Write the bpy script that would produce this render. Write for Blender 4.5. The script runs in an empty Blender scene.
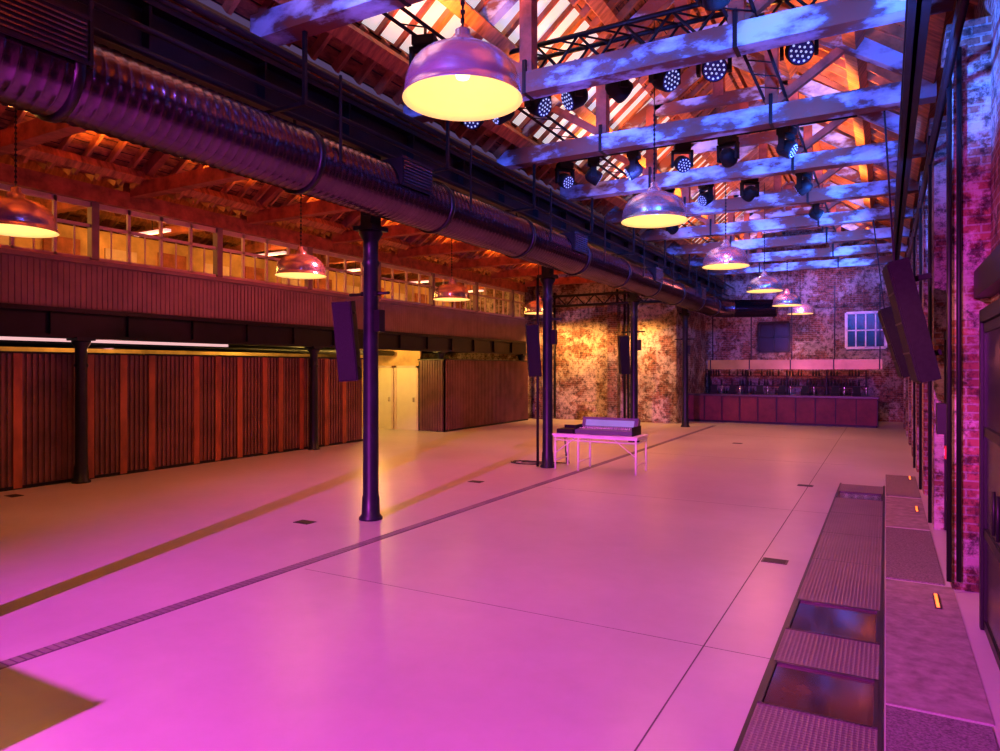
import bpy, math, random
from mathutils import Vector, Matrix
random.seed(4)
S=bpy.context.scene
try: S.view_settings.view_transform='Standard'
except Exception as e: print(e)
COL=S.collection

# ---------------------------------------------------------------- materials
def new_mat(name):
    m=bpy.data.materials.new(name); m.use_nodes=True
    nt=m.node_tree; b=nt.nodes['Principled BSDF']
    return m,nt,b
def coords(nt,scale=(1,1,1)):
    tc=nt.nodes.new('ShaderNodeTexCoord'); mp=nt.nodes.new('ShaderNodeMapping')
    mp.inputs['Scale'].default_value=scale
    nt.links.new(tc.outputs['Object'],mp.inputs['Vector']); return mp.outputs[0]
def noise(nt,vec,scale,detail=5,rough=.6):
    n=nt.nodes.new('ShaderNodeTexNoise'); n.inputs['Scale'].default_value=scale
    n.inputs['Detail'].default_value=detail; n.inputs['Roughness'].default_value=rough
    nt.links.new(vec,n.inputs['Vector']); return n.outputs['Fac']
def ramp(nt,fac,stops):
    r=nt.nodes.new('ShaderNodeValToRGB'); el=r.color_ramp.elements
    while len(el)<len(stops): el.new(.5)
    for e,(p,c) in zip(el,stops): e.position=p; e.color=(*c,1)
    nt.links.new(fac,r.inputs[0]); return r.outputs[0]
def bump(nt,b,h,strength=.3,dist=.02):
    bp=nt.nodes.new('ShaderNodeBump'); bp.inputs['Strength'].default_value=strength
    bp.inputs['Distance'].default_value=dist
    nt.links.new(h,bp.inputs['Height']); nt.links.new(bp.outputs[0],b.inputs['Normal'])
def simple(name,col,rough=.5,metal=0,var=.25,scale=3,sc3=(1,1,1),emit=None,es=0,bs=.15,spec=.5):
    m,nt,b=new_mat(name)
    v=coords(nt,sc3); f=noise(nt,v,scale)
    lo=tuple(c*(1-var) for c in col); hi=tuple(min(1,c*(1+var)) for c in col)
    nt.links.new(ramp(nt,f,[(.3,lo),(.7,hi)]),b.inputs['Base Color'])
    b.inputs['Roughness'].default_value=rough; b.inputs['Metallic'].default_value=metal
    b.inputs['Specular IOR Level'].default_value=spec
    if bs: bump(nt,b,f,bs,.01)
    if emit:
        b.inputs['Emission Color'].default_value=(*emit,1); b.inputs['Emission Strength'].default_value=es
    return m
def mul(nt,a,b_,fac=.9):
    mu=nt.nodes.new('ShaderNodeMixRGB'); mu.blend_type='MULTIPLY'; mu.inputs[0].default_value=fac
    nt.links.new(a,mu.inputs[1]); nt.links.new(b_,mu.inputs[2]); return mu.outputs[0]
def brick_mat(name,c1,c2,mortar,pale=(.55,.5,.45),palemix=.5,thr=.50):
    m,nt,b=new_mat(name)
    tc=nt.nodes.new('ShaderNodeTexCoord'); sp=nt.nodes.new('ShaderNodeSeparateXYZ')
    nt.links.new(tc.outputs['Object'],sp.inputs[0])
    ad=nt.nodes.new('ShaderNodeMath'); ad.operation='ADD'
    nt.links.new(sp.outputs[0],ad.inputs[0]); nt.links.new(sp.outputs[1],ad.inputs[1])
    cb=nt.nodes.new('ShaderNodeCombineXYZ'); nt.links.new(ad.outputs[0],cb.inputs[0]); nt.links.new(sp.outputs[2],cb.inputs[1])
    bt=nt.nodes.new('ShaderNodeTexBrick'); bt.inputs['Scale'].default_value=1
    bt.inputs['Brick Width'].default_value=.235; bt.inputs['Row Height'].default_value=.08
    bt.inputs['Mortar Size'].default_value=.009; bt.inputs['Color1'].default_value=(*c1,1)
    bt.inputs['Color2'].default_value=(*c2,1); bt.inputs['Mortar'].default_value=(*mortar,1)
    nt.links.new(cb.outputs[0],bt.inputs['Vector'])
    f=noise(nt,tc.outputs['Object'],1.3,9,.75)
    mk=ramp(nt,f,[(thr,(0,0,0)),(thr+.05,(palemix,)*3)])
    mx=nt.nodes.new('ShaderNodeMixRGB'); nt.links.new(mk,mx.inputs[0]); nt.links.new(bt.outputs[0],mx.inputs[1]); mx.inputs[2].default_value=(*pale,1)
    f2=noise(nt,tc.outputs['Object'],6,9,.8)
    d=ramp(nt,f2,[(.41,(.08,.07,.07)),(.53,(1.0,1.0,1.0))])
    f3=noise(nt,tc.outputs['Object'],.6,4,.6)
    d3=ramp(nt,f3,[(.38,(.45,.43,.43)),(.6,(1.0,1.0,1.0))])
    nt.links.new(mul(nt,mul(nt,mx.outputs[0],d,.9),d3,.9),b.inputs['Base Color']); b.inputs['Roughness'].default_value=.85
    inv=nt.nodes.new('ShaderNodeMath'); inv.operation='SUBTRACT'; nt.links.new(f2,inv.inputs[0]); nt.links.new(bt.outputs['Fac'],inv.inputs[1])
    bump(nt,b,inv.outputs[0],1.0,.03)
    return m
def floor_mat():
    m,nt,b=new_mat('polished_concrete')
    tc=nt.nodes.new('ShaderNodeTexCoord'); v=tc.outputs['Object']
    f=noise(nt,v,.4,6,.5); f2=noise(nt,v,4,9,.7)
    c=ramp(nt,f,[(.25,(.43,.40,.40)),(.75,(.58,.55,.55))])
    c2=ramp(nt,f2,[(.2,(.84,.84,.84)),(.8,(1,1,1))])
    nt.links.new(mul(nt,c,c2,.8),b.inputs['Base Color'])
    b.inputs['Roughness'].default_value=.31
    bump(nt,b,f2,.04,.008); return m
def plank_mat(name,c1,c2,axis='Y',w=.16):
    m,nt,b=new_mat(name)
    v=coords(nt,(1,1,1)); sp=nt.nodes.new('ShaderNodeSeparateXYZ'); nt.links.new(v,sp.inputs[0])
    bt=nt.nodes.new('ShaderNodeTexBrick'); bt.inputs['Scale'].default_value=1
    bt.inputs['Brick Width'].default_value=2.4; bt.inputs['Row Height'].default_value=w; bt.inputs['Mortar Size'].default_value=.008
    bt.inputs['Color1'].default_value=(*c1,1); bt.inputs['Color2'].default_value=(*c2,1); bt.inputs['Mortar'].default_value=(.01,.006,.004,1)
    cb=nt.nodes.new('ShaderNodeCombineXYZ'); 
    nt.links.new(sp.outputs[1],cb.inputs[0]); nt.links.new(sp.outputs[0],cb.inputs[1]); nt.links.new(cb.outputs[0],bt.inputs['Vector'])
    n=noise(nt,coords(nt,(3,1,3)),3,8,.7)
    nt.links.new(mul(nt,bt.outputs[0],ramp(nt,n,[(.38,(.16,.13,.12)),(.62,(1.1,1.1,1.1))])),b.inputs['Base Color']); b.inputs['Roughness'].default_value=.75
    bump(nt,b,n,.3,.02); return m
def flaking():
    m,nt,b=new_mat('flaking_timber_blue_light_tint')
    tc=nt.nodes.new('ShaderNodeTexCoord'); oi=nt.nodes.new('ShaderNodeObjectInfo')
    ad=nt.nodes.new('ShaderNodeVectorMath'); ad.operation='ADD'
    nt.links.new(tc.outputs['Object'],ad.inputs[0]); nt.links.new(oi.outputs['Location'],ad.inputs[1])
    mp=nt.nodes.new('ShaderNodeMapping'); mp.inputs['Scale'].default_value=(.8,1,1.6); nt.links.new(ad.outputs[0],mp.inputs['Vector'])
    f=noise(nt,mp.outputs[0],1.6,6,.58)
    c=ramp(nt,f,[(.42,(.20,.06,.035)),(.48,(.16,.09,.10)),(.53,(.34,.42,.62)),(.61,(.56,.72,.97))])  # flaking white paint with the blue stage light tinted into its patch colours
    nt.links.new(c,b.inputs['Base Color']); b.inputs['Roughness'].default_value=.7
    bump(nt,b,f,.3,.02); return m

M={}
M['floor']=floor_mat()
M['joint']=simple('joint_seal',(.10,.08,.09),.7)
M['brick']=brick_mat('old_brick',(.42,.16,.10),(.24,.09,.06),(.40,.34,.30),(.68,.62,.58),.7,.50)
M['brick_pale']=brick_mat('limewashed_brick',(.46,.19,.11),(.27,.12,.07),(.44,.35,.27),(.88,.76,.60),.85,.46)
M['brick_dark']=brick_mat('sooty_brick',(.28,.1,.07),(.16,.07,.055),(.3,.26,.24))
M['plank']=plank_mat('roof_boarding',(.66,.26,.08),(.38,.12,.045))
M['rafter']=simple('rafter_timber',(.50,.20,.075),.7,0,.55,3,(1,4,1))
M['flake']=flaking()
M['post']=simple('red_timber',(.34,.09,.05),.7,0,.5,4)
M['steel']=simple('painted_black_steel',(.008,.007,.009),.45,.0,.4,4,spec=.3)
M['col']=simple('cast_iron_paint',(.010,.012,.02),.38,.0,.4,5,spec=.35)
M['duct']=simple('duct_metal',(.12,.08,.115),.2,.95,.2,2,bs=.02)
M['duct_b']=simple('duct_band',(.03,.025,.035),.3,.8,.2,3)
M['grille']=simple('grille_black',(.012,.010,.013),.5,.1,spec=.3)
M['alu']=simple('brushed_aluminium',(.85,.86,.90),.24,.78,.06,3,(1,1,30),bs=.03)
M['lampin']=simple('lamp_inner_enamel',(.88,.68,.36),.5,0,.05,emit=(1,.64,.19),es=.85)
M['bulb']=simple('bulb_glow',(1,.8,.4),.5,emit=(1,.8,.42),es=3)
M['rib']=simple('ribbed_cladding',(.15,.058,.052),.5,.0,.35,2)
M['batten']=simple('orange_batten',(.32,.085,.035),.5,0,.5,3,(1,1,.4))
M['fascia']=simple('fascia_boards',(.24,.16,.17),.6,0,.2,2)
M['frame']=simple('window_paint',(.66,.50,.42),.6,0,.15)
M['cream']=simple('office_plaster',(.60,.38,.18),.8,0,.5,1)
M['door']=simple('door_white',(.75,.68,.5),.5,0,.05)
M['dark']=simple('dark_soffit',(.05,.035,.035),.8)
M['pit']=simple('pit_glass',(.075,.042,.02),.1,.2,.7,2.5,bs=.02)
M['plate']=simple('floor_box_steel',(.05,.04,.045),.4,.6)
M['drain']=simple('drain_grating_steel',(.20,.18,.19),.5,.3)
M['speaker']=simple('speaker_black',(.009,.008,.010),.6,0,.3,20,spec=.2)
M['mesh']=simple('speaker_grille',(.010,.009,.012),.65,.0,.6,120,spec=.2)
M['tabletop']=simple('table_top',(.75,.74,.74),.45,0,.1)
M['leg']=simple('table_leg_paint',(.85,.85,.85),.4,.0,.05)
M['console']=simple('console_grey',(.12,.11,.18),.4,.2,.1)
M['knob']=simple('fader_caps',(.8,.75,.85),.4)
M['screen']=simple('console_screen',(.1,.08,.2),.2,emit=(.45,.3,.9),es=.5)
M['sky']=simple('skylight_glazing',(.6,.6,.62),.4,0,.3,1.2,emit=(.88,.82,.84),es=.66)
M['winglass']=simple('window_white_paint',(.8,.76,.8),.5)
M['blackglass']=simple('black_glass',(.012,.010,.014),.25,spec=.3)
M['led_o']=simple('amber_led',(1,.5,.1),.5,emit=(1,.16,.015),es=2.5)
M['led_b']=simple('blue_led',(.3,.4,1),.5,emit=(.5,.55,1),es=.9)
M['lens']=simple('lens_face',(.02,.02,.08),.2,emit=(.02,.02,.3),es=.3)
M['tube']=simple('fluorescent_tube',(1,.8,.85),.5,emit=(1,.55,.55),es=.95)
M['bar']=simple('bar_front',(.14,.022,.026),.5,.0,.3,spec=.3)
M['counter']=simple('counter_top',(.04,.028,.03),.35,.0)
M['brass']=simple('brass_canopy',(.32,.20,.07),.3,.5,.4,.9,emit=(1,.5,.12),es=.05)  # faint emission stands in for warm light reflected by the brass
M['bottle']=simple('bottle_glass',(.03,.03,.03),.15)
M['concrete2']=simple('strip_concrete',(.26,.21,.22),.75,0,.35,8)
M['mat']=simple('coir_matting',(.16,.13,.15),.95,0,.6,60,bs=.5)
M['red']=simple('call_point_red',(.6,.03,.03),.4)
M['white']=simple('white_plastic',(.5,.5,.5),.4)
M['cable']=simple('cable_rubber',(.02,.02,.02),.6)
M['case']=simple('shadow_blocker_laminate',(.03,.03,.035),.5)  # finish of the added shadow-casting box
def grate_mat():
    m,nt,b=new_mat('perforated_grating')
    v=coords(nt,(1,1,1)); vo=nt.nodes.new('ShaderNodeTexVoronoi'); vo.inputs['Scale'].default_value=34
    vo.inputs['Randomness'].default_value=0.0
    nt.links.new(v,vo.inputs['Vector'])
    n=noise(nt,v,2,5)
    c=ramp(nt,vo.outputs['Distance'],[(.28,(.04,.03,.034)),(.42,(.28,.21,.24))])
    nt.links.new(mul(nt,c,n,.5),b.inputs['Base Color'])
    b.inputs['Metallic'].default_value=.25; b.inputs['Roughness'].default_value=.4
    bump(nt,b,vo.outputs['Distance'],.8,.01); return m
M['grate']=grate_mat()

# ---------------------------------------------------------------- mesh builder
class MB:
    def __init__(s): s.v=[];s.f=[];s.m=[];s.mats=[];s.sm=[]
    def mi(s,k):
        if k not in s.mats: s.mats.append(k)
        return s.mats.index(k)
    def box(s,x0,x1,y0,y1,z0,z1,k,rot=None,piv=None):
        i=len(s.v); P=[(x,y,z) for x in(x0,x1) for y in(y0,y1) for z in(z0,z1)]
        if rot is not None:
            pv=Vector(piv) if piv else Vector(((x0+x1)/2,(y0+y1)/2,(z0+z1)/2))
            P=[tuple(rot@(Vector(p)-pv)+pv) for p in P]
        s.v+=P
        for q in((0,1,3,2),(4,6,7,5),(0,4,5,1),(2,3,7,6),(0,2,6,4),(1,5,7,3)):
            s.f.append([i+a for a in q]); s.m.append(s.mi(k)); s.sm.append(False)
        return s
    def beam(s,a,b,w,h,k,up=(0,0,1)):
        a=Vector(a);b=Vector(b);d=(b-a).normalized();u=Vector(up)
        if abs(d.dot(u))>.98:u=Vector((0,1,0))
        r=d.cross(u).normalized();u=r.cross(d)
        i=len(s.v)
        for p in(a,b):
            for sx,sz in((-1,-1),(1,-1),(1,1),(-1,1)): s.v.append(tuple(p+r*sx*w/2+u*sz*h/2))
        for q in((0,1,2,3),(7,6,5,4),(0,4,5,1),(1,5,6,2),(2,6,7,3),(3,7,4,0)):
            s.f.append([i+a for a in q]); s.m.append(s.mi(k)); s.sm.append(False)
        return s
    def rev(s,prof,k,o=(0,0,0),axis=(0,0,1),n=24,smooth=True,ks=None,cap=True):
        A=Vector(axis).normalized(); u=A.orthogonal().normalized(); w=A.cross(u); o=Vector(o); i=len(s.v)
        for r,t in prof:
            for j in range(n):
                a=2*math.pi*j/n; s.v.append(tuple(o+A*t+(u*math.cos(a)+w*math.sin(a))*r))
        for p in range(len(prof)-1):
            kk=ks[p] if ks else k
            for j in range(n):
                s.f.append([i+p*n+j,i+p*n+(j+1)%n,i+(p+1)*n+(j+1)%n,i+(p+1)*n+j]); s.m.append(s.mi(kk)); s.sm.append(smooth)
        if cap:
            s.f.append([i+j for j in range(n)][::-1]); s.m.append(s.mi(k)); s.sm.append(False)
            s.f.append([i+(len(prof)-1)*n+j for j in range(n)]); s.m.append(s.mi(k)); s.sm.append(False)
        return s
    def cyl(s,a,b,r,k,n=12,r2=None):
        a=Vector(a);b=Vector(b); return s.rev([(r,0),(r2 if r2 is not None else r,(b-a).length)],k,a,b-a,n)
    def pipe(s,pts,r,k,n=8):
        for a,b in zip(pts,pts[1:]): s.cyl(a,b,r,k,n)
        return s
    def mesh(s,name):
        me=bpy.data.meshes.new(name); me.from_pydata(s.v,[],s.f)
        for k in s.mats: me.materials.append(M[k])
        me.polygons.foreach_set('material_index',s.m); me.polygons.foreach_set('use_smooth',s.sm); me.update(); return me
    def obj(s,name,loc=(0,0,0),rot=(0,0,0),mesh=None):
        o=bpy.data.objects.new(name,mesh or s.mesh(name)); o.location=loc; o.rotation_euler=rot; COL.objects.link(o); return o
def inst(me,name,loc,rot=(0,0,0)):
    o=bpy.data.objects.new(name,me); o.location=loc; o.rotation_euler=rot; COL.objects.link(o); return o
def RX(a): return Matrix.Rotation(a,3,'X')
def RY(a): return Matrix.Rotation(a,3,'Y')

XL,XW,YB,YE,YF=-19.2,.85,-9.0,31.0,26.0
XC,XM=-6.25,-12.9
RID=-2.85; EZ=6.0; RZ=8.8
# ---------------------------------------------------------------- floor
b=MB(); b.box(XL-.3,XW+.3,YB-.3,YE+.3,-.3,0,'floor')
for x in(-1.2,): b.box(x-.005,x+.005,YB,27.4,0,.0015,'joint')
for y in(-.4,5.3,11.0,16.7,22.4): b.box(-5.3 if y>0 else -12,-.72,y-.003,y+.003,0,.0012,'joint')
b.obj('floor')
b=MB(); b.box(-5.52,-5.38,YB+.1,25.8,.0,.003,'joint')
y=YB+.1
while y<25.7:
    b.box(-5.51,-5.39,y,y+.042,.003,.007,'drain'); y+=.06
b.obj('drain_channel')
b=MB(); g0,g1=-.70,-.04
b.box(g0-.025,g0,-3,14,0,.012,'plate'); b.box(g1,g1+.025,-3,14,0,.012,'plate')
segs=[(-3,1.6,0),(1.6,3.05,0),(3.05,4.55,0),(4.55,5.25,1),(5.25,5.95,0),(5.95,6.75,1),(6.75,8.3,0),(8.3,9.7,0),(9.7,11.1,0),(11.1,12.4,0),(12.4,13.0,1),(13.0,13.9,0)]
for a,c,t in segs:
    b.box(g0,g1,a+.008,c-.008,0,.004 if t else .01,'pit' if t else 'grate')
    b.box(g0,g1,a-.008,a+.008,0,.016 if t else .011,'plate')
    if t:
        b.box(g0,g0+.025,a,c,.004,.02,'plate'); b.box(g1-.025,g1,a,c,.004,.02,'plate'); b.box(g0,g1,c-.025,c,.004,.02,'plate')
b.obj('trench_grating')
b=MB(); b.box(0,.54,-3,4.9,0,.012,'mat'); b.box(0,.5,7.9,10.4,0,.012,'mat'); b.box(0,.5,13,15.5,0,.012,'mat'); b.obj('door_mat')
b=MB(); b.box(0,.56,4.95,7.85,0,.006,'concrete2'); b.box(0,.5,10.5,12.9,0,.006,'concrete2'); b.obj('threshold_slab')
me=MB().box(-.13,.13,-.09,.09,0,.006,'plate').box(-.11,.11,-.07,.07,.006,.009,'grille').mesh('floor_box')
for p in[(-1.05,8.0),(-6.9,6.9),(-12.5,6.0),(-6.6,10.9),(-1.25,13.4),(-3.6,20)]: inst(me,'floor_box',(p[0],p[1],0.001))
me=MB().box(-.012,.012,-.2,.2,.006,.012,'led_o').box(-.025,.025,-.22,.22,0,.006,'plate').mesh('floor_marker_light')
for p in[(.40,7.3),(.40,15.2),(.40,11.9)]: inst(me,'floor_marker_light',(p[0],p[1],.012))

# ---------------------------------------------------------------- walls
MB().box(XL-.3,XL,YB,YF+.3,0,8.6,'cream').obj('wall_left')
MB().box(XL-.3,XW+.3,YB-.3,YB,0,10,'brick_dark').obj('wall_front')
b=MB(); b.box(XL,-6.9,YF,YF+.3,0,9,'brick_pale'); b.obj('wall_back_aisle')
b=MB(); b.box(-7.2,-6.9,YF+.3,YE,0,9,'brick'); b.obj('wall_return')
b=MB(); b.box(-7.2,XW+.3,YE,YE+.3,0,9.2,'brick'); 
b.box(-6.88,.2,YE-.1,YE,4.55,4.68,'brick_dark'); b.obj('wall_back')
b=MB(); b.box(XW,XW+.3,YB,YE,0,6.3,'brick')
y=8.1
while y<30.5:
    b.box(.55,XW,y-.3,y+.3,0,5.2,'brick'); b.box(.5,XW,y-.34,y+.34,5.2,5.35,'brick_dark'); y+=2.8
b.box(.55,XW,1.6,2.3,0,5.2,'brick')
b.box(.72,XW,2.3,7.8,2.75,3.0,'steel')
b.obj('wall_right')
dm=MB()
W=2.18
dm.box(.66,.74,-W/2,W/2,2.45,2.55,'steel')
for s_ in(-1,1):
    dm.box(.66,.74,s_*W/2-.04,s_*W/2+.04,0,2.55,'steel')
    for e in(.04,W/2-.06):
        dm.box(.68,.72,s_*e-.035,s_*e+.035,.02,2.45,'steel')
    for z in(.02,.75,1.55,2.37): dm.box(.68,.72,min(0,s_*W/2),max(0,s_*W/2),z,z+.07,'steel')
    dm.box(.695,.705,min(0,s_*(W/2-.05)),max(0,s_*(W/2-.05)),.05,2.4,'blackglass')
    dm.cyl((.64,s_*.1,.95),(.64,s_*.1,1.25),.012,'steel',8)
me=dm.mesh('door')
k=1
for y in[3.4,5.62]+[9.5+2.8*i for i in range(7)]:
    inst(me,'door_%d'%k,(0,y,0.013)); k+=1
wm=MB()
wm.box(.70,.84,-.85,.85,3.1,4.7,'grille')
for yy in(-.85,-.3,.28,.8): wm.box(.68,.72,yy,yy+.05,3.1,4.7,'post')
for z in(3.1,3.6,4.1,4.65): wm.box(.68,.72,-.85,.85,z,z+.05,'post')
me=wm.mesh('window_r')
for i in range(8): inst(me,'window_%d'%(i+1),(0,(3.9 if i==0 else 6.7+2.8*i),0))
def window(name,x0,x1,z0,z1,y,nx,nz,gl,fr='frame'):
    b=MB(); b.box(x0,x1,y-.03,y-.005,z0,z1,gl)
    for i in range(nx+1):
        x=x0+(x1-x0)*i/nx; w=.05 if i in(0,nx) else .025; b.box(x-w,x+w,y-.08,y-.03,z0,z1,fr)
    for i in range(nz+1):
        z=z0+(z1-z0)*i/nz; w=.05 if i in(0,nz) else .025; b.box(x0,x1,y-.08,y-.03,z-w,z+w,fr)
    b.obj(name)
window('window_9',-1.38,.0,2.9,4.3,YE,4,2,'blackglass','winglass')
window('window_10',-4.7,-3.5,2.8,4.0,YE,2,2,'blackglass','steel')

# ---------------------------------------------------------------- roofs
def make_slope(name,x0,z0,x1,z1,y0,y1,sky=None,th=.06):
    b=MB(); dx,dz=x1-x0,z1-z0; L=math.hypot(dx,dz); n=Vector((-dz/L,0,dx/L)); 
    if n.z<0:n=-n
    def seg(t0,t1,ya,yb,k,off=0,thk=th):
        a=Vector((x0+dx*t0,0,z0+dz*t0))+n*off; c=Vector((x0+dx*t1,0,z0+dz*t1))+n*off
        i=len(b.v)
        for p in(a,c,c+n*thk,a+n*thk):
            b.v.append((p.x,ya,p.z)); b.v.append((p.x,yb,p.z))
        for q in((0,1,3,2),(2,3,5,4),(4,5,7,6),(6,7,1,0),(0,2,4,6),(1,7,5,3)):
            b.f.append([i+a_ for a_ in q]); b.m.append(b.mi(k)); b.sm.append(False)
    if sky:
        t0,t1,ya,yb=sky
        seg(0,t0,y0,y1,'plank'); seg(t1,1,y0,y1,'plank'); seg(t0,t1,y0,ya,'plank'); seg(t0,t1,yb,y1,'plank')
        seg(t0,t1,ya,yb,'sky',.04,.02)
        y=ya
        i=0
        while y<yb:
            w=.10 if i%3==0 else .04
            seg(t0,t1,y-w/2,y+w/2,'rafter' if i%3==0 else 'post',-.05,.08); y+=.4; i+=1
    else: seg(0,1,y0,y1,'plank')
    y=y0+.2
    while y<y1:
        rng=[(0,1)]
        if sky and sky[2]<y<sky[3]: rng=[(0,sky[0]),(sky[1],1)]
        for t0,t1 in rng: seg(t0,t1,y-.03,y+.03,'rafter',-.12,.12)
        y+=.42
    for t in(.12,.36,.66,.9): seg(t-.022,t+.022,y0,y1,'rafter',-.3,.18)
    b.obj(name)
make_slope('ceiling_nave_left',XC,EZ,RID,RZ,YB,YE,(.15,.60,3.0,26.5))
make_slope('ceiling_nave_right',RID,RZ,XW+.2,5.95,YB,YE)
make_slope('ceiling_aisle_right',XC,5.8,-9.6,7.9,YB,YF)
make_slope('ceiling_aisle_left',-9.6,7.9,XM,5.7,YB,YF)
make_slope('ceiling_office_right',XM,5.7,-16,7.6,YB,YF)
make_slope('ceiling_office_left',-16,7.6,XL,5.7,YB,YF)
b=MB(); b.box(RID-.05,RID+.05,YB,YE,RZ-.35,RZ-.02,'rafter'); b.obj('ridge_beam_nave')
b=MB(); b.box(-9.65,-9.55,YB,YF,7.55,7.86,'rafter'); b.obj('ridge_beam_aisle')

TYA=[-8.5,-5.7,-2.9,-.1,2.7,5.5,8.3,11.1,13.9,16.7,19.5,22.3,25.1,27.9]
TY=TYA[3:]
b=MB(); z=5.9
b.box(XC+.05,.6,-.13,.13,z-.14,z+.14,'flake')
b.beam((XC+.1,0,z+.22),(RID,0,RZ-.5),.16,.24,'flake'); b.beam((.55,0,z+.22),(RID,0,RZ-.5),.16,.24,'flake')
for x in(RID-1.35,RID+1.35): b.box(x-.09,x+.09,-.09,.09,z+.15,z+1.55,'post')
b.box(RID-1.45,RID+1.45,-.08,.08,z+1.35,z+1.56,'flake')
b.box(RID-.1,RID+.1,-.1,.1,z+1.5,RZ-.55,'post')
b.beam((RID-1.4,0,z+.2),(RID-2.3,0,z+.8),.1,.12,'post'); b.beam((RID+1.4,0,z+.2),(RID+2.3,0,z+.8),.1,.12,'post')
for x in(RID-1.35,RID+1.35):
    b.box(x-.025,x+.025,-.14,.14,z-.15,z+.3,'steel')
me=b.mesh('roof_truss')
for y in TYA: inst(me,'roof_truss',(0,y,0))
b=MB(); z=5.55; c=-9.6
b.box(XM+.1,XC-.1,-.11,.11,z-.13,z+.13,'post')
b.beam((XM+.15,0,z+.15),(c,0,7.5),.14,.2,'post'); b.beam((XC-.15,0,z+.15),(c,0,7.5),.14,.2,'post')
b.box(c-.08,c+.08,-.08,.08,z+.1,7.5,'post')
b.beam((c,0,z+.25),(c-1.6,0,6.5),.1,.12,'post'); b.beam((c,0,z+.25),(c+1.6,0,6.5),.1,.12,'post')
me=b.mesh('aisle_truss')
for y in TY:
    if y<25.5: inst(me,'aisle_truss',(0,y,0))
b=MB()
b.box(XL+.1,XM-.15,-.1,.1,5.45,5.65,'post'); b.beam((-18.9,0,5.7),(-16,0,7.3),.12,.18,'post'); b.beam((-13.1,0,5.7),(-16,0,7.3),.12,.18,'post'); b.box(-16.07,-15.93,-.07,.07,5.6,7.3,'post')
me=b.mesh('office_truss')
for y in TY:
    if y<25.5: inst(me,'office_truss',(0,y,0))

b=MB(); 
b.box(XC-.16,XC+.16,YB,YE-.02,5.55,5.62,'steel'); b.box(XC-.16,XC+.16,YB,YE-.02,5.05,5.12,'steel'); b.box(XC-.02,XC+.02,YB,YE-.02,5.1,5.6,'steel')
y=YB+.5
while y<YE-.5: b.box(XC-.14,XC+.14,y,y+.03,5.1,5.6,'steel'); y+=1.4
b.obj('valley_beam')
b=MB()
for x,z,r in((-5.95,5.0,.035),(-5.75,5.12,.03),(-5.6,5.45,.04),(-5.85,5.5,.03)): b.cyl((x,YB+.02,z),(x,YE-1,z),r,'steel',8)
for y in TY: 
    b.box(-6.1,-5.5,y-.02,y+.02,4.95,4.99,'steel'); b.box(-5.52,-5.48,y-.02,y+.02,4.95,5.75,'steel')
b.obj('service_pipes')
b=MB(); b.box(.17,.34,YB,YE-.05,5.55,5.62,'steel'); b.box(.17,.34,YB,YE-.05,5.2,5.26,'steel'); b.box(.23,.27,YB,YE-.05,5.2,5.6,'steel')
b.obj('crane_rail_beam')

# ---------------------------------------------------------------- columns
def column(zt,r,flare=True):
    b=MB(); b.rev([(r*1.5,0),(r*1.5,.03),(r*1.15,.07),(r*1.1,.3),(r,.34),(r*.92,zt-.5),(r*1.15,zt-.45),(r*.95,zt-.4),(r*.95,zt-.14),(r*1.5,zt-.04),(r*1.5,zt)],'col',n=20)
    b.box(-.17,.17,-.17,.17,zt,zt+.06,'col')
    return b
b=column(4.0,.11)
b.box(-.09,.09,-.11,.11,4.06,5.06,'col')
b.box(-.14,.14,-.05,.05,3.10,3.16,'steel')
for s_ in(-1,1):
    pts=[(0,s_*(.1+.75*(1-math.cos(t))),4.2+.8*math.sin(t)) for t in [i*math.pi/2/8 for i in range(9)]]
    for p,q in zip(pts,pts[1:]): b.beam(p,q,.05,.06,'col',(1,0,0))
pts=[(-(.1+.7*(1-math.cos(t))),0,4.3+.9*math.sin(t)) for t in [i*math.pi/2/8 for i in range(9)]]
for p,q in zip(pts,pts[1:]): b.beam(p,q,.05,.06,'col',(0,1,0))
b.cyl((-.38,0,3.13),(.32,-.0,3.13),.02,'steel',8)
b.box(.1,.2,-.06,.06,2.6,2.9,'steel')
me=b.mesh('iron_column')
CY=[1.8,7.5,13.25,19.0,24.75]
for y in CY: inst(me,'iron_column',(XC,y,0))
b=column(2.6,.105); me=b.mesh('aisle_column')
for y in(1.5,7.3,13.2,19.0,24.8): inst(me,'aisle_column',(XM+.02,y,0.0))
b=MB(); b.pipe([(XC-.16,13.1,0.02),(XC-.16,13.1,4.0)],.03,'steel'); b.obj('column_conduit')
def speaker(h=1.08,w=.26,d=.32):
    b=MB(); b.box(-w/2,w/2,-d/2,d/2,0,h,'speaker')
    b.box(-w/2+.015,w/2-.015,-d/2-.02,-d/2,.02,h-.02,'mesh')
    for z in(h*.15,h*.85): b.box(-w/2-.015,w/2+.015,-.03,.05,z-.015,z+.015,'steel')
    return b
b=speaker(); b.box(-.03,.03,.15,.3,.45,.6,'steel'); me=b.mesh('line_speaker')
for y in CY[1:4]: inst(me,'line_speaker',(XC-.22,y-.16,1.94),(math.radians(7),math.radians(-4),math.radians(30)))
b=MB(); b.box(-.10,.10,-.26,.26,0,1.36,'speaker'); b.box(-.12,-.10,-.24,.24,.03,1.33,'mesh')
for z in(.34,.68,1.02): b.box(-.125,-.12,-.25,.25,z-.01,z+.01,'steel')
b.box(.10,.3,-.04,.04,1.1,1.16,'steel'); b.box(.10,.2,-.04,.04,.25,.31,'steel')
b.beam((0,.1,1.36),(.3,.1,3.1),.02,.02,'steel')
mp_=b.mesh('hanging_speaker')
inst(mp_,'hanging_speaker',(.40,9.0,1.96),(0,math.radians(-13),math.radians(6)))
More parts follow.
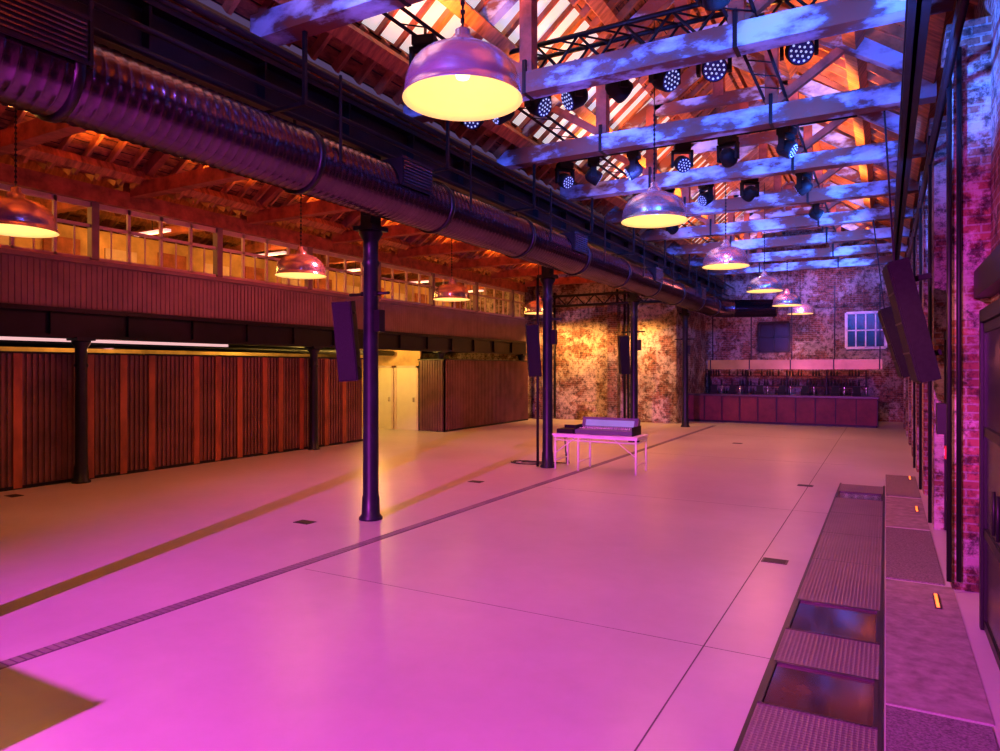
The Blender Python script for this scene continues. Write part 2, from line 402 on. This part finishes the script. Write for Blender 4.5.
inst(mp_,'hanging_speaker',(.36,15.3,1.94),(0,math.radians(-16),math.radians(6)))

# ---------------------------------------------------------------- duct
def spiral(name):
    b=MB(); X,Z,R=-5.72,4.42,.345; prof=[]
    y=-8.8; L=34.2
    t=0
    while t<L+1.8:
        prof+= [(R,t),(R,t+.085),(R+.008,t+.092),(R,t+.099)]; t+=.103
    b.rev(prof,'duct',(X,y,Z),(0,1,0),28)
    yend=y+t
    yy=-2.2
    while yy<yend: 
        b.rev([(R+.0,0),(R+.03,.0),(R+.03,.07),(R,.07)],'duct_b',(X,yy,Z),(0,1,0),28,cap=False); yy+=2.6
    n=8; rad=.8; prev=None
    for i in range(n+1):
        a=i/n*math.radians(70); c=Vector((X+rad*(1-math.cos(a)),yend+rad*math.sin(a),Z))
        if prev is not None: b.rev([(R,0),(R,(c-prev).length+.04)],'duct',prev,c-prev,24)
        prev=c
    dr=Vector((math.sin(math.radians(70)),math.cos(math.radians(70)),0))
    b.rev([(R,0),(R,1.5),(R+.05,1.5),(R+.05,1.56)],'duct',prev,dr,24)
    for yy in(2.75,7.35,12.9,18.4,23.6):
        b.box(X+.0,X+.38,yy-.33,yy+.33,Z+.02,Z+.36,'grille')
        b.box(X+.38,X+.39,yy-.35,yy+.35,Z+.0,Z+.03,'duct_b'); b.box(X+.38,X+.39,yy-.35,yy+.35,Z+.35,Z+.38,'duct_b')
        for i in range(7): b.box(X+.38,X+.395,yy-.31,yy+.31,Z+.045+i*.042,Z+.062+i*.042,'duct')
        for i in range(7): b.box(X,X+.38,yy-.3+i*.09,yy-.28+i*.09,Z+.36,Z+.37,'duct_b')
    for yy in TY[1:-1]:
        b.box(X-R-.02,X-R,yy+.4,yy+.43,Z,5.1,'steel'); b.box(X+R,X+R+.02,yy+.4,yy+.43,Z,5.4,'steel')
    b.obj(name)
spiral('ventilation_duct')

# ---------------------------------------------------------------- pendants
b=MB(); R=.46; H=.41
prof=[(R+.014,0),(R+.014,.014),(R,.024),(R-.003,.07)]
for i in range(1,15):
    a=i/14*math.radians(82); prof.append(((R-.003)*math.cos(a)**.72,.07+(H-.07)*math.sin(a)))
prof+=[(.105,H+.01),(.105,H+.06),(.06,H+.085),(.06,H+.14),(.018,H+.16)]
b.rev(prof,'alu',n=44,cap=False)
inn=[(R+.012,-.001),(R-.02,.02),(R-.02,.07)]
for i in range(1,15):
    a=i/14*math.radians(85); inn.append(((R-.02)*math.cos(a)**.72,.07+(H-.09)*math.sin(a)))
b.rev(inn,'lampin',n=44,cap=False)
b.rev([(.001,.15),(.05,.17),(.065,.21),(.045,.27),(.03,.36)],'bulb',n=16,cap=False)
b.cyl((0,0,H+.15),(0,0,3.0),.008,'steel',6)
for i in range(14): b.rev([(.018,0),(.018,.03)],'steel',(0,0,H+.2+i*.07),(0,0,1),6)
mN=b.mesh('dome_pendant_light')
def light(kind,name,loc,energy,color,radius=.1,target=None,angle=120,blend=.5,parent=None):
    l=bpy.data.lights.new(name,kind); l.energy=energy; l.color=color; l.shadow_soft_size=radius
    o=bpy.data.objects.new(name,l); o.location=loc; COL.objects.link(o)
    if kind=='SPOT':
        l.spot_size=math.radians(angle); l.spot_blend=blend
    if target is not None:
        o.rotation_euler=(Vector(target)-Vector(loc)).to_track_quat('-Z','Y').to_euler()
    return o
OR=(1,.36,.07)
for y in(4.62,9.8,14.9,20.2,25.2,29.3):
    inst(mN,'dome_pendant_light',(-2.92,y,4.22))
    light('SPOT','pendant_bulb',(-2.92,y,4.20),105,OR,.1,(-2.92,y,0),150,.6)
    light('POINT','pendant_inner_bulb',(-2.92,y,4.30),3.0,(1,.6,.2),.05)
for y in(4.7,9.65,14.9,20.0):
    inst(mN,'dome_pendant_light',(-9.75,y,3.86))
    light('SPOT','pendant_bulb',(-9.75,y,3.84),120,OR,.1,(-9.75,y,0),150,.6)
    light('POINT','pendant_inner_bulb',(-9.75,y,3.94),3.0,(1,.6,.2),.05)

# ---------------------------------------------------------------- lighting truss + moving heads
b=MB(); y0,y1,z0,z1=9.0,9.4,6.40,6.78; xa,xb=XC+.5,.0
for y in(y0,y1):
    for z in(z0,z1): b.cyl((xa,y,z),(xb,y,z),.036,'steel',8)
x=xa; s_=0
while x<xb-.3:
    for y in(y0,y1): b.cyl((x,y,z0 if s_ else z1),(x+.33,y,z1 if s_ else z0),.02,'steel',6)
    b.cyl((x,y0,z0),(x,y1,z0),.016,'steel',6); b.cyl((x,y0,z1),(x+.33,y1,z1),.016,'steel',6)
    x+=.33; s_=1-s_
for x in(-5,-.8): b.cyl((x,9.2,z1),(x,9.2,8.0 if x<-1 else 7.0),.015,'steel',6)
b.obj('lighting_truss')
b=MB()
for x in(-5.0,-4.75):
    b.cyl((x,4,6.15),(x,26,6.15),.022,'steel',8)
for i in range(44): b.cyl((-5.0,4+i*.5,6.15),(-4.75,4.25+i*.5,6.15),.01,'steel',5)
for x in(-1.6,-1.3):
    b.cyl((x,4,6.15),(x,26,6.15),.022,'steel',8)
for i in range(44): b.cyl((-1.6,4+i*.5,6.15),(-1.3,4.25+i*.5,6.15),.01,'steel',5)
for y in(12.45,15.25):
    b.cyl((-5.6,y,6.15),(-.4,y,6.15),.024,'steel',8)
b.obj('lighting_ladder_truss')
def head():
    b=MB(); b.box(-.14,.14,-.11,.11,-.13,-.02,'speaker'); b.cyl((0,0,-.02),(0,0,.1),.02,'steel',8)
    for s_ in(-1,1): b.box(s_*.17-.02,s_*.17+.02,-.05,.05,-.42,-.13,'speaker')
    b.box(-.19,.19,-.06,.06,-.17,-.13,'speaker')
    A=Vector((.15,-.8,-.45)).normalized(); o=Vector((0,0,-.36))-A*.12
    b.rev([(.07,-.03),(.11,0),(.135,.06),(.14,.22),(.13,.245)],'speaker',o,A,20)
    b.rev([(.125,0),(.125,.006)],'lens',o+A*.243,A,20)
    u=A.orthogonal().normalized(); w=A.cross(u)
    for rr,n in((0,1),(.05,6),(.1,12)):
        for j in range(n):
            a=2*math.pi*j/n; c=o+A*.25+(u*math.cos(a)+w*math.sin(a))*rr
            b.rev([(.013,0),(.009,.008)],'led_b',c,A,8)
    return b.mesh('moving_head_light')
mh=head()
for i,x in enumerate((-5.6,-5.1,-4.5,-3.9,-3.25,-2.6,-1.95,-.93)):
    o=inst(mh,'moving_head_light',(x,9.2,6.42),(0,0,(0,-1.0,1.2,-.9,2.3,.9,.1,.1)[i])); o.scale=(1.15,)*3
for i,(x,y) in enumerate(((-4.9,12.45),(-4.9,15.25),(-4.9,18),(-1.45,12.45),(-1.45,15.25),(-1.45,6.9),(-4.9,6.9),(-1.45,18),(-3.2,12.45),(-3.4,15.25),(-4.1,12.45),(-2.4,12.45),(-5.5,12.45),(-4.2,15.25),(-2.5,15.25))): inst(mh,'moving_head_light',(x,y,6.14),(0,0,(2,-1.0,2.5,1.2,-2,3,.3,1.8,.4,-.8,-1.4,2.8,.9,1.9,-2.5)[i]))

# ---------------------------------------------------------------- mezzanine
YM0,YM1=YB,25.2
b=MB()
b.box(XM-.12,XM+.12,YM0,YM1,2.64,2.70,'steel'); b.box(XM-.12,XM+.12,YM0,YM1,3.10,3.18,'steel'); b.box(XM-.03,XM+.03,YM0,YM1,2.7,3.1,'steel')
y=YM0
while y<YM1: b.box(XM+.03,XM+.1,y,y+.02,2.7,3.1,'steel'); y+=1.43
b.obj('mezzanine_beam')
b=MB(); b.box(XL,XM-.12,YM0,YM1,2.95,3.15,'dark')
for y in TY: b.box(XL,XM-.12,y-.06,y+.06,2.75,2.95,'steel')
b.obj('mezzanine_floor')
b=MB(); b.box(XM-.1,XM,YM0,YM1,3.18,4.06,'fascia')
y=YM0
while y<YM1-.08: b.box(XM,XM+.015,y,y+.085,3.2,4.0,'fascia'); y+=.1
b.box(XM-.14,XM+.06,YM0,YM1,4.02,4.10,'fascia')
b.obj('mezzanine_fascia')
b=MB(); y=YM0
i=0
while y<YM1:
    big=(i%4==0)
    w=.07 if big else .028
    b.box(XM-.08-(.04 if big else 0),XM-.02+(.05 if big else 0),y-w,y+w,4.12,5.2,'fascia' if big else 'frame'); y+=.69; i+=1
    if y<YM1:
        b.box(XM-.06,XM-.04,y-.345-.014,y-.345+.014,4.12,4.75,'frame')
for z,w in((4.75,.03),(5.14,.05),(4.14,.03)): b.box(XM-.08,XM-.02,YM0,YM1,z-w,z+w,'frame')
b.box(XM-.12,XM+.1,YM0,YM1,5.2,5.5,'post')
b.obj('window_11')
b=MB(); b.box(XM-.1,XM-.02,YM1,YF,0,5.7,'brick'); b.obj('wall_mezzanine_end')
b=MB(); b.box(-16.6,-16.5,YM0,YM1,3.15,5.4,'cream')
for y in TY:
    b.box(-16.5,-16.44,y+.2,y+1.0,3.15,5.1,'post'); b.box(-16.5,-16.45,y+1.6,y+2.4,4.1,5.0,'frame')
b.obj('wall_office')
me=MB().box(-.6,.6,-.06,.06,0,.06,'tube').cyl((0,0,.06),(0,0,.5),.01,'steel',6).mesh('office_strip_light')
for y in(3,6.5,10,13.5,17,20.5,24): 
    inst(me,'office_strip_light',(-14.8,y,5.2),(0,0,0)); light('POINT','office_lamp',(-14.8,y,4.95),95,(1,.40,.07),.25)

def pod(name,x0,x1,y0,y1,h,bat,seed):
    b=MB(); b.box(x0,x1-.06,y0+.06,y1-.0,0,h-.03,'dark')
    y=y0
    while y<y1-.01:
        e=min(y+.05,y1); b.box(x1-.06,x1,y,e,.02,h,'rib'); b.box(x1-.06,x1-.035,e,min(e+.05,y1),.02,h,'rib'); y+=.1
    x=x1
    while x>x0+.1:
        b.box(x-.05,x,y0,y0+.06,.02,h,'rib'); b.box(x-.1,x-.05,y0+.03,y0+.06,.02,h,'rib'); x-=.1
    for y in bat: b.box(x1,x1+.02,y-.07,y+.07,.02,h+.005,'batten')
    b.box(x0,x1+.01,y0,y1,h,h+.04,'steel'); b.box(x1-.04,x1+.015,y0,y1,0,.06,'steel')
    b.obj(name)
pod('clad_pod',-16.2,-13.12,-3,15.4,2.35,[2.0,3.6,4.6,5.5,6.35,7.6,8.25,8.85,9.9,10.45,11.05,11.8,12.3,13.0,13.9,14.6],1)
pod('clad_pod',-13.7,-12.62,18.85,24.9,2.36,[],2)
pod('clad_pod',-18,-15.2,19.5,24.9,2.36,[],3)
b=MB(); b.box(-16.9,-13.7,19.0,19.1,0,2.95,'cream'); b.obj('wall_corridor')
me=MB().box(-.42,.42,-.03,0,0,2.1,'door').box(-.5,-.42,-.05,0,0,2.18,'frame').box(.42,.5,-.05,0,0,2.18,'frame').box(-.5,.5,-.05,0,2.1,2.18,'frame').box(.3,.36,-.09,-.03,.95,1.1,'alu').mesh('door_c')
inst(me,'door_20',(-14.25,18.99,0)); inst(me,'door_21',(-15.3,18.99,0))
b=MB()
for x in(-15.4,-14.2):
    b.box(x-.03,x+.03,-2,11.6,2.62,2.68,'tube'); b.box(x-.06,x+.06,-2,11.6,2.68,2.72,'white')
b.obj('fluorescent_strip')
b=MB()
for x,z,r in((-13.8,2.72,.05),(-13.5,2.78,.03),(-14.7,2.6,.09)): b.cyl((x,-3,z),(x,18.8,z),r,'steel',8)
b.obj('soffit_pipes')

# ---------------------------------------------------------------- table + console
b=MB(); x0,x1,ya,yb=-6.02,-4.2,12.98,13.72; h=.75
b.box(x0,x1,ya,yb,h-.035,h,'tabletop')
b.box(x0+.02,x1-.02,ya+.02,yb-.02,h-.07,h-.035,'leg')
for x in(x0+.05,x1-.05,(x0+x1)/2-.35):
    for y in(ya+.05,yb-.05): b.cyl((x,y,.0085),(x,y,h-.05),.02,'leg',8)
    b.cyl((x,ya+.05,.2),(x,yb-.05,.2),.012,'leg',8); b.cyl((x,ya+.05,.62),(x,yb-.05,.62),.012,'leg',8)
for y in(ya+.05,):
    b.cyl((x0+.05,y,.62),(x1-.05,y,.62),.012,'leg',8)
    b.cyl((x0+.05,y,.35),(x0+.5,y,.68),.01,'leg',6); b.cyl((x1-.05,y,.35),(x1-.5,y,.68),.01,'leg',6)
b.obj('folding_table')
b=MB(); X0,X1=-5.55,-4.35
b.box(X0,X1,13.08,13.62,.775,.86,'console',RX(.06))
b.box(X0,X1,13.48,13.62,.86,1.06,'console',RX(-.35))
b.box(X0+.08,X1-.08,13.46,13.475,.90,1.03,'screen',RX(-.35))
for i in range(24):
    x=X0+.06+i*.045
    b.box(x,x+.018,13.15+random.random()*.1,13.2+random.random()*.08,.865,.885,'knob'); b.cyl((x+.01,13.38,.87),(x+.01,13.38,.895),.01,'knob',6)
b.box(X0-.02,X0,13.08,13.62,.752,.93,'speaker'); b.box(X1,X1+.02,13.08,13.62,.752,.93,'speaker')
b.obj('mixing_console')
b=MB(); b.box(-5.97,-5.6,13.1,13.5,.752,.84,'speaker'); b.box(-5.95,-5.62,13.45,13.48,.84,.9,'speaker'); b.obj('equipment_case')
random.seed(9)
b=MB(); 
for q in range(3):
    pts=[(-6.08,13.75,.70),(-6.1,13.85,.3),(-6.1+q*.03,13.9,.02)]
    for i in range(10):
        a=i*.7+q; pts.append((-6.75-.3*math.cos(a)-i*.03,13.6+.25*math.sin(a),.015))
    b.pipe(pts,.012,'cable',6)
b.obj('cable_coil')

# ---------------------------------------------------------------- bar
b=MB(); xa,xb,y=-6.85,-.25,27.5
b.box(xa,xb,y,y+.6,.08,1.02,'bar'); b.box(xa,xb,y+.05,y+.55,0,.08,'steel')
b.box(xa,xb+.04,y-.08,y+.65,1.02,1.09,'counter')
x=xa
while x<xb-.3:
    b.box(x+.04,x+.62,y-.02,y,.14,.95,'bar'); x+=.66
    b.box(x-.015,x+.015,y-.035,y,.1,1.0,'steel')
b.obj('bar_counter')
b=MB(); y=30.2
b.box(xa,xb-.3,y,y+.7,0,.95,'bar'); b.box(xa,xb-.3,y-.03,y+.7,.95,1.0,'counter')
for z in(1.35,1.75): b.box(xa+.1,xb-.4,y+.45,y+.7,z,z+.03,'steel')
for x in(xa+.1,-5.2,-3.6,-2.1,xb-.45): b.box(x,x+.05,y+.45,y+.7,1.0,2.0,'steel')
b.obj('back_bar')
b=MB(); random.seed(3)
x=xa+.2
while x<xb-.6:
    for z in(1.001,1.381,1.781):
        if random.random()<.6: b.rev([(.035,0),(.035,.16),(.013,.2),(.013,.26)],'bottle',(x,30.78,z),n=8)
    x+=.11
b.obj('bottle_collection')
b=MB()
for x in(-5.9,-5.2,-4.2,-3.4,-2.6,-1.6,-.9):
    b.box(x-.14,x+.14,27.75,27.95,1.09,1.2,'speaker'); b.box(x-.12,x+.12,27.85,27.88,1.2,1.42,'speaker',RX(-.2)); 
    b.cyl((x+.3,27.8,1.09),(x+.3,27.8,1.4),.02,'alu',8); b.cyl((x+.3,27.8,1.38),(x+.3,27.68,1.38),.015,'alu',8)
b.obj('bar_tills')
b=MB(); b.box(-6.3,-.1,28.6,29.3,2.05,2.12,'steel'); b.box(-6.3,-.1,28.55,28.6,2.05,2.42,'brass')
b.box(-6.3,-.1,29.3,29.35,2.05,2.42,'brass')
for x in(-6.2,-4.7,-3.2,-1.7,-.2): b.box(x,x+.04,28.9,28.94,2.12,5.2,'steel'); b.box(x-.01,x+.03,28.52,28.56,2.05,2.42,'steel')
b.obj('bar_canopy')

b=MB()
for z in(4.6,5.0): b.cyl((-12.5,25.5,z),(-6.9,25.5,z),.05,'steel',8)
for i in range(14): b.cyl((-12.4+i*.4,25.5,4.6 if i%2 else 5.0),(-12.0+i*.4,25.5,5.0 if i%2 else 4.6),.025,'steel',6)
for x in(-11.9,-9.2,-8.9,-8.75): b.cyl((x,25.9,0.05),(x,25.9,5.2),.05,'steel',8)
b.box(-9.5,-9.1,25.6,25.98,.0,4.6,'brick_dark')
b.box(-12.6,-12.2,25.5,25.98,.0,5.4,'brick')
for x in(-12.0,-7.2): b.box(x-.03,x+.03,25.4,25.6,4.5,5.6,'steel')
b.obj('aisle_gantry')
b=MB()
for y,x in((7.7,.52),(7.74,.6),(10.5,.5),(13.3,.5),(16.1,.5)): b.cyl((x,y,.1),(x,y,5.1),.022,'steel',8)
for z in(4.75,4.9): b.cyl((.5,2,z),(.5,30,z),.028,'steel',8)
b.box(.44,.54,8.0,8.2,1.45,1.75,'grille')
b.obj('wall_conduit')
b=MB(); b.box(.50,.55,7.92,8.04,1.22,1.34,'red'); b.box(.495,.50,7.95,8.01,1.25,1.31,'white'); b.obj('fire_call_point')
b=MB(); b.box(-6.1,-4.06,-.75,-.05,.1,1.44,'case')  # unseen box added behind the camera to cast the corner floor shadow
for x in(-6.1,-5.0,-4.10): b.box(x,x+.04,-.76,-.045,.1,1.445,'alu')
for z in(.1,.8,1.41): b.box(-6.11,-4.055,-.755,-.047,z,z+.03,'alu')
for x in(-5.9,-4.3):
    for y in(-.65,-.15): b.cyl((x-.02,y,.05),(x+.02,y,.05),.05,'cable',12)
b.obj('shadow_blocker_box')
FX=Vector((-3.5,-6.5,5.0))
b=MB(); b.box(FX.x-.25,FX.x+.25,FX.y-.45,FX.y-.12,FX.z-.2,FX.z+.2,'speaker')
b.box(FX.x-.6,FX.x+.6,FX.y+.40,FX.y+.41,FX.z-.035,FX.z+.5,'steel')  # unseen flap added to block the flood from the roof ties
for s_ in(-1,1): b.beam((FX.x+s_*.25,FX.y-.2,FX.z+.2),(FX.x+s_*.58,FX.y+.4,FX.z+.3),.02,.02,'steel')
b.cyl((FX.x,FX.y-.3,FX.z+.2),(FX.x,FX.y-.3,5.8),.025,'steel',8); b.beam((FX.x,FX.y-.3,5.72),(FX.x,FX.y+.9,5.72),.04,.04,'steel')
b.obj('flood_light')

# ---------------------------------------------------------------- lights
light('SPOT','magenta_flood',FX,15500,(.88,.062,.90),.05,(-2.6,5.5,0),64,.7)
light('SPOT','pink_aisle',(-8,10.5,5.2),400,(1,.11,.16),.2,(-10.8,11,0),145,.7)
light('SPOT','amber_far',(-3.2,22,5.4),700,(1,.25,.13),.2,(-3.5,20,0),130,.7)
light('SPOT','amber_mid',(-6.9,18,4.8),520,(1,.29,.07),.2,(-8.5,18,0),140,.7)
light('SPOT','rose_mid',(-2.5,13,5.4),380,(1,.08,.34),.2,(-3.5,13.5,0),130,.8)
for x in(-11.8,-10.3,-8.2): light('SPOT','wall_washer',(x,24.8,3.8),430,(1,.40,.09),.1,(x,26,1.8),140,.8)
light('POINT','bar_glow',(-3.4,29.9,2.7),45,(1,.2,.2),.3)
light('SPOT','bar_wash',(-3.2,24.5,5.3),200,(1,.08,.16),.2,(-3.2,29.5,1.2),70,.8)
light('SPOT','back_wall_rose',(-2.5,27.8,5.3),300,(1,.17,.34),.2,(-2.5,31,3.4),130,.8)
light('POINT','corridor_lamp',(-14.2,17.2,2.75),210,(1,.55,.1),.15)
light('POINT','corridor_lamp',(-17.4,16,2.7),160,(1,.6,.1),.15)
for y in(3,9.0): light('POINT','soffit_lamp',(-14.8,y,2.55),30,(1,.35,.35),.2)
light('POINT','soffit_lamp',(-17.4,11,2.6),140,(1,.5,.1),.2)
for i,y in enumerate(TY[1:-1]):
    ym=y+1.4
    light('SPOT','roof_uplight',(-1.0,ym,6.2),230,(1,.29,.04),.06,(-.9,ym+.1,8),140,.5)
    light('SPOT','roof_uplight',(-4.6,ym+.3,6.2),190,(1,.27,.045),.06,(-4.9,ym+.3,8),140,.5)
    if y<25: 
        light('SPOT','aisle_uplight',(-7.9,ym,5.7),220,(1,.23,.03),.06,(-7.9,ym,8),145,.5); light('SPOT','aisle_uplight',(-11.3,ym,5.7),220,(1,.24,.03),.06,(-11.4,ym,8),145,.5)
for i,y in enumerate(TY[2:]):
    light('SPOT','blue_beam',(-.9,y-1.9,5.45),470,(.03,.16,1),.05,(-1.7,y,5.98),85,.7)
    light('SPOT','blue_beam',(-4.0,y-1.9,5.45),400,(.06,.14,1),.05,(-3.7,y,5.98),85,.7)
light('SPOT','blue_beam',(-2.2,-.6,5.3),1000,(.05,.15,1),.05,(-3.2,5.5,6.1),60,.7)
light('SPOT','blue_wall',(-.5,6.2,4.4),1300,(.04,.15,1),.1,(.8,8.2,5.4),75,.7)
light('SPOT','blue_wall',(-.5,11.5,4.8),700,(.05,.14,1),.1,(.8,13.5,5.0),80,.7)
light('SPOT','blue_duct',(-3.6,3.4,5.6),150,(.2,.14,1),.1,(-5.7,6.5,4.5),100,.7)
light('SPOT','blue_duct',(-3.6,12,5.6),170,(.2,.14,1),.1,(-5.7,14.5,4.5),100,.7)
light('SPOT','violet_duct',(-3.4,1.0,4.4),50,(1,.1,.6),.1,(-5.7,4,4.5),110,.7)
light('SPOT','red_wall',(-.9,7,2.9),150,(1,.27,.14),.2,(.8,8.5,1.4),90,.7)
light('SPOT','red_wall',(-.9,13,2.9),150,(1,.27,.14),.2,(.8,14.5,1.6),110,.7)

w=bpy.data.worlds.new('world'); S.world=w; w.use_nodes=True
w.node_tree.nodes['Background'].inputs[0].default_value=(.25,.15,.4,1); w.node_tree.nodes['Background'].inputs[1].default_value=.3

cam=bpy.data.cameras.new('camera'); co=bpy.data.objects.new('camera',cam); COL.objects.link(co)
co.location=(0,0,2.1); co.rotation_euler=(math.radians(90),0,math.radians(29.2))
cam.lens=24.84; cam.sensor_width=36; cam.shift_y=-.0075; cam.clip_start=.05
S.camera=co
